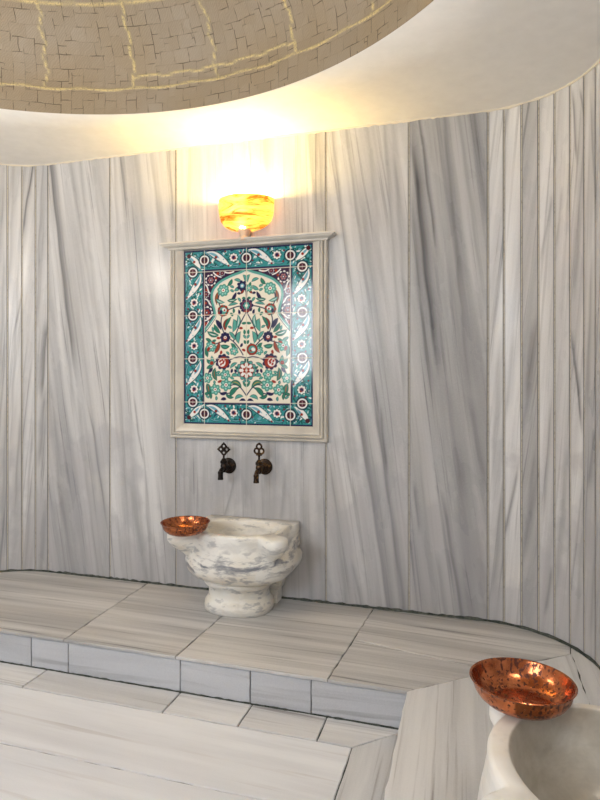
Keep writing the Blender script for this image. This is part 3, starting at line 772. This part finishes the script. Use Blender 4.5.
def foliage(X):
    g = lambda P: [(X(a), b) for a, b in P]
    for P, w, col, ve in (
        ([(.80,1.26),(.77,1.10),(.83,.98)], .055, (150,80,50), None), ([(.98,1.22),(.84,1.22),(.79,1.14)], .06, SEA, WHITE), ([(1.06,.84),(1.14,.80),(1.16,.70)], .06, GREEN, None), ([(1.14,1.20),(1.22,1.12),(1.26,1.0)], .055, NAVY, None), ([(1.06,1.18),(1.14,1.20),(1.28,1.16)], .06, GREEN, WHITE), ([(1.08,1.30),(1.18,1.24),(1.30,1.26)], .045, SEA, None),
        ([(.78,1.62),(.86,1.70),(.90,1.84)], .075, NAVY, None), ([(1.05,1.60),(.98,1.72),(1.0,1.86)], .08, RED, None), ([(1.14,1.56),(1.04,1.66),(1.0,1.8)], .055, GREEN, None), ([(.58,1.88),(.70,1.98),(.84,1.96)], .09, GREEN, WHITE), ([(.74,1.72),(.78,1.84),(.88,1.92)], .07, GREEN, None), ([(.54,2.04),(.60,2.06),(.70,2.16)], .055, GREEN, None),
        ([(1.20,1.62),(1.28,1.72),(1.18,1.9)], .09, SEA, None), ([(1.30,1.52),(1.36,1.66),(1.26,1.82)], .07, SEA, WHITE), ([(1.36,1.9),(1.26,2.0),(1.32,2.16)], .08, SEA, None), ([(1.14,2.16),(1.24,2.22),(1.22,2.38)], .07, GREEN, None), ([(1.1,1.90),(1.18,1.96),(1.24,2.08)], .06, SEA, None),
        ([(.86,2.12),(.84,2.28),(.74,2.38)], .07, (150,60,40), None), ([(.55,2.22),(.53,2.34),(.58,2.46)], .07, GREEN, None), ([(.90,2.20),(.98,2.26),(1.1,2.22)], .075, GREEN, SEA), ([(.56,2.52),(.62,2.60),(.72,2.60)], .065, GREEN, None), ([(.56,2.72),(.62,2.70),(.72,2.62)], .06, GREEN, None), ([(.68,2.44),(.68,2.54),(.74,2.62)], .06, SEA, None),
        ([(.76,2.72),(.70,2.86),(.80,3.00)], .085, GREEN, (150,90,60)), ([(.60,2.82),(.66,2.78),(.70,2.70)], .04, NAVY, None), ([(.56,3.08),(.62,3.16),(.60,3.32)], .09, GREEN, (170,80,60)), ([(.50,3.30),(.56,3.32),(.62,3.26)], .05, GREEN, None), ([(.66,3.42),(.66,3.34),(.62,3.26)], .05, GREEN, None),
        ([(1.12,3.06),(1.28,2.98),(1.38,3.16)], .08, GREEN, (180,150,90)), ([(1.12,3.36),(1.16,3.22),(1.30,3.16)], .085, GREEN, None), ([(1.02,3.30),(1.08,3.40),(1.20,3.38)], .055, GREEN, None), ([(1.24,3.42),(1.30,3.32),(1.42,3.36)], .06, SEA, None), ([(.88,3.30),(.96,3.32),(1.04,3.26)], .05, NAVY, None), ([(.90,3.44),(.97,3.40),(1.02,3.43)], .05, NAVY, None), ([(1.34,3.46),(1.42,3.40),(1.48,3.46)], .035, NAVY, None),
        ([(1.12,2.72),(1.18,2.62),(1.28,2.60)], .05, SEA, None), ([(1.16,2.90),(1.22,2.84),(1.30,2.90)], .06, SEA, None), ([(1.22,.72),(1.30,.70),(1.38,.78)], .05, SEA, None), ([(1.42,.62),(1.5,.66),(1.47,.78)], .05, SEA, None), ([(1.22,.96),(1.30,.94),(1.36,.86)], .06, SEA, None), ([(1.36,1.04),(1.42,1.0),(1.44,.92)], .04, RED, None)):
        leaf(g(P), w*1.15, col, (18,50,56) if col != NAVY else NAVY, ve)
both(foliage)
def filler():
    r3 = random.Random(5); cr = np.array(CREAM)/255.
    for _ in range(900):
        u, v = r3.uniform(.54, 1.47), r3.uniform(.62, 3.46); m = .030
        a = IMG[int((v-m)*PXU):int((v+m)*PXU)+1, int((u-m)*PXU):int((u+m)*PXU)+1]
        if np.abs(a-cr).max() > .12: continue
        t_ = r3.uniform(0, PI); L_2 = r3.uniform(.035, .06); k = r3.random()
        col = SEA if k < .45 else (GREEN if k < .75 else (NAVY if k < .87 else RED))
        P = [(u-L_2*math.cos(t_), v-L_2*math.sin(t_)), (u+.02*math.sin(t_), v-.02*math.cos(t_)), (u+L_2*math.cos(t_), v+L_2*math.sin(t_))]
        leaf(P, .042, col, DGREEN if k < .75 else col); leaf([(3-a_, b_) for a_, b_ in P], .042, col, DGREEN if k < .75 else col)
def flowers(X):
    daisy(X(.955), .945, .125, SEA, GREEN, 8)
    disc(X(.95), 1.41, .130, DGREEN); petals(X(.95), 1.41, .085, 7, .045, RED, None); disc(X(.95), 1.41, .085, SEA); ell(X(.98), 1.39, .055, .040, .5, WHITE); disc(X(.985), 1.40, .022, RED); ell(X(.90), 1.44, .03, .05, 0, NAVY)
    petals(X(1.0), 2.02, .068, 8, .050, NAVY, None); disc(X(1.0), 2.02, .085, NAVY); disc(X(1.0), 2.035, .05, RED); disc(X(1.0), 2.02, .034, WHITE); disc(X(1.0), 2.02, .014, RED)
    daisy(X(.66), 2.22, .115, SEA, GREEN, 7); ell(X(.60), 2.28, .035, .055, .4, RED); ell(X(.72), 2.14, .05, .024, .4, RED)
    # pomegranate
    petals(X(.95), 2.575, .115, 9, .062, NAVY, None); disc(X(.95), 2.575, .155, NAVY); disc(X(.955), 2.585, .130, RED); ell(X(.92), 2.59, .088, .095, 0, WHITE)
    for (a, b) in ((.88,2.56),(.93,2.53),(.95,2.60),(.90,2.63),(.965,2.565)): ell(X(a), b, .022, .032, .5, RED)
    disc(X(.68), 2.60, .048, RED); ring(X(.68), 2.60, .055, .018, SEA)
    daisy(X(.575), 2.945, .105, SEA, GREEN, 6); daisy(X(1.0), 2.87, .110, SEA, GREEN, 6); daisy(X(1.02), 3.10, .125, SEA, GREEN, 6, .6); daisy(X(.76), 3.205, .115, SEA, GREEN, 6, .3); daisy(X(1.21), 2.33, .09, SEA, GREEN, 6, .3)
SC = 1.05
both(flowers)
filler()
petals(1.40, .86, .075, 7, .045, NAVY, None); disc(1.40, .86, .05, LBLUE); disc(1.40, .86, .024, WHITE); daisy(1.56, .92, .07, SEA, GREEN, 6)
petals(1.5, 1.31, .105, 9, .052, NAVY, None); disc(1.5, 1.31, .125, NAVY); ring(1.5, 1.31, .105, .022, (120,60,80)); petals(1.5, 1.31, .045, 6, .032, SEA, None); disc(1.5, 1.31, .034, WHITE); ell(1.5, 1.44, .07, .018, 0, RED)
disc(1.63, 2.30, .13, DGREEN); ring(1.63, 2.30, .105, .04, RED); disc(1.63, 2.30, .08, SEA); ell(1.66, 2.30, .05, .04, .6, WHITE); ell(1.60, 2.33, .03, .02, .6, RED)
SC = 1.0
# great central rosette
petals(1.5, 2.77, .175, 12, .055, SEA, NAVY); disc(1.5, 2.77, .175, (40,70,80)); petals(1.5, 2.77, .125, 8, .050, WHITE, RED); disc(1.5, 2.77, .10, WHITE); petals(1.5, 2.77, .055, 6, .032, RED, None, .5); petals(1.5, 2.77, .135, 8, .022, RED, None, .39); disc(1.5, 2.77, .026, WHITE); ell(1.5, 2.53, .05, .06, 0, DGREEN)
for (u_, v_) in ((.5,.5),(.5,1.5),(.5,2.5),(.5,3.5)):
    medallion(.215, v_); medallion(2.765, v_)
for u_ in (.5, 1.5, 2.5): medallion(u_, .235); medallion(u_, 3.765)
# grout joints between the twenty tiles
for u_ in (.5, 1.5, 2.5): rect(u_-.009, 0, u_+.009, 4, (214,208,190))
for v_ in (.5, 1.5, 2.5, 3.5): rect(0, v_-.009, 3, v_+.009, (214,208,190))
t = NT('iznik_tile_glaze'); p_ = t.n('ShaderNodeAttribute', attribute_name='glaze')
t.set(Base_Color=p_.outputs['Color'], Roughness=.09); t.b.inputs['Specular IOR Level'].default_value = .5
t.bump(t.noise(t.coord(), 14, 3, .5), .10, .003); M['tile'] = t.m

MX0, MX1 = -1.335, -.695; MZ0, MZ1 = EYE-.227, EYE+.5965
mural = thing('tile_mural', 'framed floral tile panel in teal, red and cream hanging above the taps', 'mural', ((MX0+MX1)/2, D, MZ0-.068))
W_, H_ = MX1-MX0, MZ1-MZ0
gx = uu/3*W_-W_/2; gz = H_-vv/4*H_+.068
jm = np.minimum(np.min([np.abs(uu-a) for a in (.5,1.5,2.5)], axis=0), np.min([np.abs(vv-a) for a in (.5,1.5,2.5,3.5)], axis=0))
gy = np.where(jm < .009, -.0072, -.008)
Vt = np.stack([gx, gy, gz], -1).reshape(-1, 3); idx = np.arange(len(Vt)).reshape(NV+1, NU+1)
Fq = np.stack([idx[1:,:-1], idx[1:,1:], idx[:-1,1:], idx[:-1,:-1]], -1).reshape(-1, 4)
nb = len(Vt); Vb = [(gx[a,b], -.0005, gz[a,b]) for a, b in ((0,0),(0,-1),(-1,-1),(-1,0))]
Fl = [tuple(map(int, f)) for f in Fq]
top = list(map(int, idx[0])); bot = list(map(int, idx[-1])); lef = list(map(int, idx[:,0])); rig = list(map(int, idx[:,-1]))
Fl += [tuple([nb+1, nb]+top), tuple([nb+3, nb+2]+bot[::-1]), tuple([nb, nb+3]+lef[::-1]), tuple([nb+2, nb+1]+rig), (nb, nb+1, nb+2, nb+3)]
tp = mesh_obj('tile_panel', np.vstack([Vt, Vb]), Fl, M['tile'], mural, smooth=False)
lin = np.where(IMG <= .04045, IMG/12.92, ((IMG+.055)/1.055)**2.4)
col = np.ones((len(Vt)+4, 4), np.float32); col[:len(Vt),:3] = lin.reshape(-1, 3)
ca = tp.data.color_attributes.new('glaze', 'FLOAT_COLOR', 'POINT'); ca.data.foreach_set('color', col.ravel())
# mouldings: profile = (distance in from the outer edge, height off the wall)
FW = .068
prof_m = [(0,.0005),(0,.020),(.003,.026),(.008,.028),(.012,.026),(.0135,.019),(.016,.019),(.0175,.030),(.022,.033),(.0265,.030),(.028,.022),(.031,.022),(.033,.029),(.040,.027),(.056,.019),(.0635,.014),(.066,.012),(FW,.011),(FW,.0005)]
def piece(name, fn0, fn1):
    mb = MB(); mb.rings([[fn0(d, h) for d, h in prof_m], [fn1(d, h) for d, h in prof_m]], cap0=True, cap1=True); o = mb.build(name, M['frame'], mural, angle=22); return o
xo = W_/2+FW; zt_ = H_+.068+.004
piece('side_moulding', lambda d, h: (-xo+d, -h, d), lambda d, h: (-xo+d, -h, zt_))
piece('side_moulding', lambda d, h: (xo-d, -h, d), lambda d, h: (xo-d, -h, zt_))
piece('bottom_moulding', lambda d, h: (-xo+d, -h, d), lambda d, h: (xo-d, -h, d))
mb = MB()
cp = [(.0,.030),(.003,.033),(.008,.034),(.011,.037),(.016,.047),(.020,.050),(.023,.050),(.024,.055),(.031,.056),(.033,.054)]
rings = [[(-xo+.0-(h-.030)*1.5, -.0005, zt_+dz), (-xo-(h-.030)*1.5, -h, zt_+dz), (xo+(h-.030)*1.5, -h, zt_+dz), (xo+(h-.030)*1.5, -.0005, zt_+dz)] for dz, h in cp]
mb.rings(rings, cap0=True, cap1=True); mb.build('cornice', M['frame'], mural, angle=25)

# ------------------------------------------------------------------ wall lamp
LX = -1.015; LZ0 = EYE+.655
lamp = thing('wall_lamp', 'lit yellow alabaster half bowl lamp on the wall above the tile panel', 'lamp', (LX, D, LZ0-.035))
mb = MB(); Rb = .125
po = [(.001,.0),(.022,.0),(.040,.003),(.075,.013),(.100,.028),(.117,.050),(.124,.075),(.127,.105),(.128,.135),(.1285,.150),(.126,.153),(.1235,.150)]
pi_ = [(.122,.132),(.119,.075),(.112,.053),(.096,.034),(.072,.020),(.036,.011),(.001,.010)]
for_ = [(r_*1.04, z_*.95+.048) for r_, z_ in po+pi_]; nseg = 40
rings = [[(r_*math.cos(PI+PI*j/nseg), r_*.88*math.sin(PI+PI*j/nseg)-.0015, z_) for j in range(nseg+1)] for r_, z_ in for_]
mb.rings(rings, close=False); mb.build('lamp_bowl', M['alabaster'], lamp)
mb = MB(); pst = [(.020,0),(.024,.003),(.025,.012),(.022,.018),(.021,.024),(.026,.036),(.030,.0500)]
mb.lathe(pst, 28, Matrix.Translation((0,-.032,0))); mb.f.append(tuple(range(28))[::-1]); box(mb, -.012, .012, -.02, -.001, .008, .022); mb.build('stem', M['stem'], lamp)
mb = MB(); mb.lathe([(.006,.052),(.014,.055),(.014,.080),(.026,.095),(.032,.112),(.030,.130),(.018,.145),(.003,.150)], 20, Matrix.Translation((0,-.055,0))); mb.build('bulb', M['bulb'], lamp)

# ------------------------------------------------------------------ taps
def circle(cx, cz, r, y, n=22): return [(cx+r*math.cos(2*PI*i/n), y, cz+r*math.sin(2*PI*i/n)) for i in range(n)]
def make_tap(px, py, label, lattice, mat, k=.060, drop=0.0):
    s_, z_ = on_wall(px, py)
    tp = thing('water_tap', label, 'tap', (s_, D, z_), group='taps above the basin')
    Ry_ = Matrix.Rotation(PI/2, 4, 'X')       # local Z -> -Y (out of the wall)
    mb = MB(); mb.lathe([(.0,.0006),(.036,.0006),(.037,.004),(.034,.007),(.030,.0075),(.029,.011),(.025,.013),(.020,.0135),(.018,.018),(.012,.021),(.0,.0215)], 36, Ry_); mb.build('rosette', mat, tp)
    mb = MB(); mb.lathe([(.0,.018),(.011,.018),(.0115,.030),(.014,.032),(.014,.038),(.011,.040),(.011,k+.002),(.0,k+.004)], 24, Ry_)
    mb.lathe([(.0,-.024),(.009,-.022),(.0125,-.014),(.0150,-.010),(.0155,.010),(.0135,.014),(.0135,.018),(.0165,.020),(.0165,.030),(.013,.033),(.010,.038),(.007,.042),(.0,.043)], 26, Matrix.Translation((0,-k,0))); mb.build('valve_body', mat, tp)
    mb = MB(); P = bez([(0,-k,-.004),(0,-k-.026,-.004),(0,-k-.036,-.010),(0,-k-.036,-.030+drop)], 12); mb.tube(P, [.0095]*len(P), 16)
    mb.lathe([(.0,-.020),(.0105,-.022),(.0125,-.026),(.0125,-.032),(.0115,-.034),(.0120,-.050),(.0130,-.054),(.0130,-.060),(.008,-.061),(.007,-.050)], 22, Matrix.Translation((0,-k-.036,drop))); mb.build('spout', mat, tp)
    mb = MB(); y = -k
    mb.tube([(0,y,.040),(0,y,.056)], .0048, 12)
    if lattice:
        zc = .083; q = .0150
        for (dx, dz) in ((0,q),(0,-q),(q,0),(-q,0)): mb.tube(circle(dx, zc+dz, .0094, y), .0046, 8, True)
        for a in range(4):
            ca, sa = math.cos(a*PI/2), math.sin(a*PI/2); mb.ball((ca*.028, y, zc+sa*.028), .0048)
            mb.tube([(ca*.026, y, zc+sa*.026), (-sa*.026, y, zc+ca*.026)], .0032, 8)
            c2, s2 = math.cos(a*PI/2+PI/4), math.sin(a*PI/2+PI/4); mb.ball((c2*.0185, y, zc+s2*.0185), .0052)
        mb.ball((0, y, zc), .0062)
    else:
        for zz, r_ in ((.058,.0062),): mb.ball((0, y, zz), r_)
        mb.ball((-.0095, y, .064), .0050); mb.ball((.0095, y, .064), .0050); mb.tube([(-.0095,y,.064),(.0095,y,.064)], .0032, 8)
        zc = .088
        mb.tube([(0,y,.058),(0,y,zc-.004)], .0036, 10)
        for a in (90, 215, 325):
            mb.tube(circle(.0125*math.cos(math.radians(a)), zc+.0125*math.sin(math.radians(a)), .0118, y), .0046, 8, True)
        mb.ball((0, y, zc+.0262), .0046); mb.ball((0, y, zc), .0046); mb.ball((-.0205, y, zc-.011), .0040); mb.ball((.0205, y, zc-.011), .0040)
    mb.build('handle', mat, tp)
    return tp
make_tap(229, 465.5, 'left blackened wall tap with a diamond lattice handle', True, M['dark_bronze'], .060, .010)
make_tap(265, 466.5, 'right brassy brown wall tap with a three-lobed openwork handle', False, M['brass'], .078, .004)

# ------------------------------------------------------------------ stone basins
NA = 200
def d_outline(a, f, cy, h, ear=None, p=2.3, back=.0008, a_back=None):
    """closed outline: straight sides to the wall, rounded front; out of the wall is -Y"""
    pts = []; fy = f+cy            # depth of the front half measured from cy (cy negative)
    for j in range(NA):
        th = 2*PI*j/NA; dx, dy = math.sin(th), -math.cos(th)
        if dy < 0: r_ = 1/((abs(dx)/a)**p+(abs(dy)/fy)**p)**(1/p)
        else:
            r2 = (-cy-back)/max(dy, 1e-6); r_ = a/max(abs(dx), 1e-6)
            if a_back:
                lo, hi = 0.0, r2
                for _ in range(30):
                    m = (lo+hi)/2; y = cy+dy*m; w = min(1, max(0, (y+.105)/.06)); w = w*w*(3-2*w)
                    if abs(dx)*m < a+(a_back-a)*w: lo = m
                    else: hi = m
                r_ = lo
            else: r_ = (r_**-14+r2**-14)**(-1/14)
        if ear:
            er, spots = ear
            for ex, ey in spots:
                qx, qy = ex-math.copysign((.050-er)*.6, ex), ey+(.050-er)*.6-cy
                pr = dx*qx+dy*qy; disc_ = er*er-(qx*qx+qy*qy)+pr*pr
                if pr > 0 and disc_ > 0:
                    re = pr+math.sqrt(disc_); k = .008
                    m = max(r_, re); dd = abs(r_-re); r_ = m+(max(0, k-dd)**2)/(4*k)
        pts.append((dx*r_, cy+dy*r_, h))
    return pts
def inner_ell(a, b, cy, h): return [(a*math.sin(2*PI*j/NA), cy-b*math.cos(2*PI*j/NA), h) for j in range(NA)]
def oval(a, b, cy, h, p=2.35):
    r_ = lambda dx, dy: 1/((abs(dx)/a)**p+(abs(dy)/b)**p)**(1/p)
    return [(math.sin(2*PI*j/NA)*r_(math.sin(2*PI*j/NA), math.cos(2*PI*j/NA)), cy-math.cos(2*PI*j/NA)*r_(math.sin(2*PI*j/NA), math.cos(2*PI*j/NA)), h) for j in range(NA)]
def make_basin(label, loc, rotz, mat, stretch=1.0, ears=((-.226, -.300), (.208, -.300)), group='carved marble basins'):
    bs = thing('marble_basin', label, 'basin', loc, rotz, group)
    Y = lambda ring: [(x, y*stretch, z) for x, y, z in ring]
    cy = -.170; RH = .357
    o_ = [(.148,.264,.136,0),(.163,.280,.1395,0),(.190,.306,.148,0),(.214,.329,.160,0),(.231,.344,.177,0),(.241,.353,.200,0),(.243,.356,.222,.0),(.239,.355,.242,.0),(.232,.353,.260,.014),(.222,.350,.278,.027),(.213,.347,.294,.039),(.207,.345,.308,.0455),(.203,.343,.319,.0490),(.201,.342,.327,.0500),(.200,.341,.334,.0500),(.200,.341,.347,.0500),(.199,.339,.3525,.0480),(.1965,.336,.3558,.0450),(.194,.333,RH,.041)]
    rings = [Y(d_outline(a, f, cy, h, (e, ears) if e else None, p=2.12, a_back=.222 if h > .27 else (.224 if h > .24 else None))) for a, f, h, e in o_]
    ni = len(rings)
    rings += [Y(inner_ell(a, b, -.176, h)) for a, b, h in ((.181,.136,RH),(.178,.133,RH-.003),(.175,.130,RH-.010),(.170,.126,RH-.04),(.160,.118,RH-.085),(.140,.102,RH-.125),(.105,.075,RH-.150),(.05,.035,RH-.160),(.004,.003,RH-.161))]
    mb = MB(); mb.rings(rings, cap0=True, cap1=True)
    o = mesh_obj('basin_bowl', mb.v, mb.f, mat, bs)
    ins = np.zeros((len(mb.v), 3)); 
    for i in range(ni+1, len(rings)): ins[i*NA:(i+1)*NA, 0] = 1
    vattr(o, 'inside', ins)
    pr = [(.146,.268,0),(.150,.272,.004),(.1515,.274,.022),(.150,.272,.038),(.143,.264,.048),(.1365,.256,.056),(.133,.252,.072),(.133,.252,.092),(.138,.258,.104),(.147,.267,.110),(.152,.272,.117),(.153,.273,.124),(.151,.271,.131),(.144,.263,.1365)]
    mb = MB(); mb.rings([[(x-.012, y, z) for x, y, z in Y(oval(a, f-.150, -.150, h))] for a, f, h in pr], cap0=True, cap1=True)
    o2 = mesh_obj('pedestal', mb.v, mb.f, mat, bs); vattr(o2, 'inside', np.zeros((len(mb.v), 3)))
    mb = MB(); mb.rings([[(sx_*(.132+e)+.004, -.0008 if yb else -.07-e, h) for sx_, yb in ((-1,1),(-1,0),(1,0),(1,1))] for h, e in ((.0,0),(.058,0),(.064,.010),(.078,.016),(.095,.016),(.108,.010),(.114,0))], cap0=True, cap1=True)
    o3 = mb.build('back_block', mat, bs, angle=30); vattr(o3, 'inside', np.zeros((len(o3.data.vertices), 3)))
    return bs
make_basin('grey-veined white marble basin on the bench below the two taps', (-.980, D, BZ), 0, M['basinA'])
make_basin('white marble basin with a stained beige hollow, cut off at the lower right', (XR, 1.100, BZ), -PI/2, M['basinB'], 1.20, ((-.158, -.285), (.150, -.304)))

# ------------------------------------------------------------------ copper bowls
def make_bowl(label, loc, tilt=(0,0), k=1.0):
    pr = [(.0,.0),(.052,.0),(.062,.0012),(.074,.006),(.085,.015),(.0925,.026),(.0962,.038),(.0982,.0445),(.1012,.0465),(.1025,.0480),(.1012,.0492),(.0978,.0478),(.0945,.039),(.0905,.0272),(.083,.0168),(.072,.0082),(.061,.0036),(.052,.0024),(.0,.0022)]
    mb = MB(); mb.lathe([(r_*k, z_*k) for r_, z_ in pr], 72)
    o = mb.build('copper_bowl', M['copper']); o.location = loc; o.rotation_euler = (tilt[0], tilt[1], 0)
    o['label'] = label; o['category'] = 'bowl'; o['group'] = 'copper bowls on the basins'
    return o
make_bowl('copper bowl on the left corner of the basin below the taps', (-1.158, 2.225, BZ+.3575), (0, 0))
make_bowl('large spotted copper bowl on the near right white basin', (.0905, 1.254, BZ+.3590), (-.045, .0), .99)

# ------------------------------------------------------------------ light
def point(name, loc, power, col, rad):
    l = bpy.data.lights.new(name, 'POINT'); l.energy = power; l.color = col; l.shadow_soft_size = rad
    o = bpy.data.objects.new(name, l); C.objects.link(o); o.location = loc; return o
def area(name, loc, target, power, col, sx_, sy_):
    l = bpy.data.lights.new(name, 'AREA'); l.shape = 'RECTANGLE'; l.size = sx_; l.size_y = sy_; l.energy = power; l.color = col
    o = bpy.data.objects.new(name, l); C.objects.link(o); o.location = loc
    o.rotation_euler = (Vector(target)-Vector(loc)).to_track_quat('-Z', 'Y').to_euler(); return o
point('lamp_light', (LX, D-.070, EYE+.800), 27.0, (1, .68, .20), .03)
point('left_wall_lamp', (XL+.20, 1.0, EYE+.78), 31, (1, .90, .77), .09)
point('right_wall_lamp', (XR-.16, .55, EYE+.82), 16, (1, .90, .78), .12)
area('doorway_daylight', (-1.40, YF+.04, 1.45), (-1.0, 2.5, .60), 56, (.90, .945, 1.0), 1.0, 1.25)
w = bpy.data.worlds.new('World'); bpy.context.scene.world = w; w.use_nodes = True
w.node_tree.nodes['Background'].inputs[0].default_value = (.9,.93,1,1); w.node_tree.nodes['Background'].inputs[1].default_value = .05

# ------------------------------------------------------------------ camera
cam = bpy.data.cameras.new('camera'); co = bpy.data.objects.new('camera', cam); C.objects.link(co)
co.location = (0, 0, EYE); co.rotation_euler = (PI/2, 0, YAW)
cam.sensor_fit = 'HORIZONTAL'; cam.sensor_width = 36; cam.lens = F/600*36; cam.shift_y = -24/600; cam.clip_start = .02
sc = bpy.context.scene; sc.camera = co
vs = sc.view_settings; vs.view_transform = 'Standard'; vs.look = 'None'; vs.gamma = 1; vs.use_curve_mapping = False; vs.exposure = -0.13
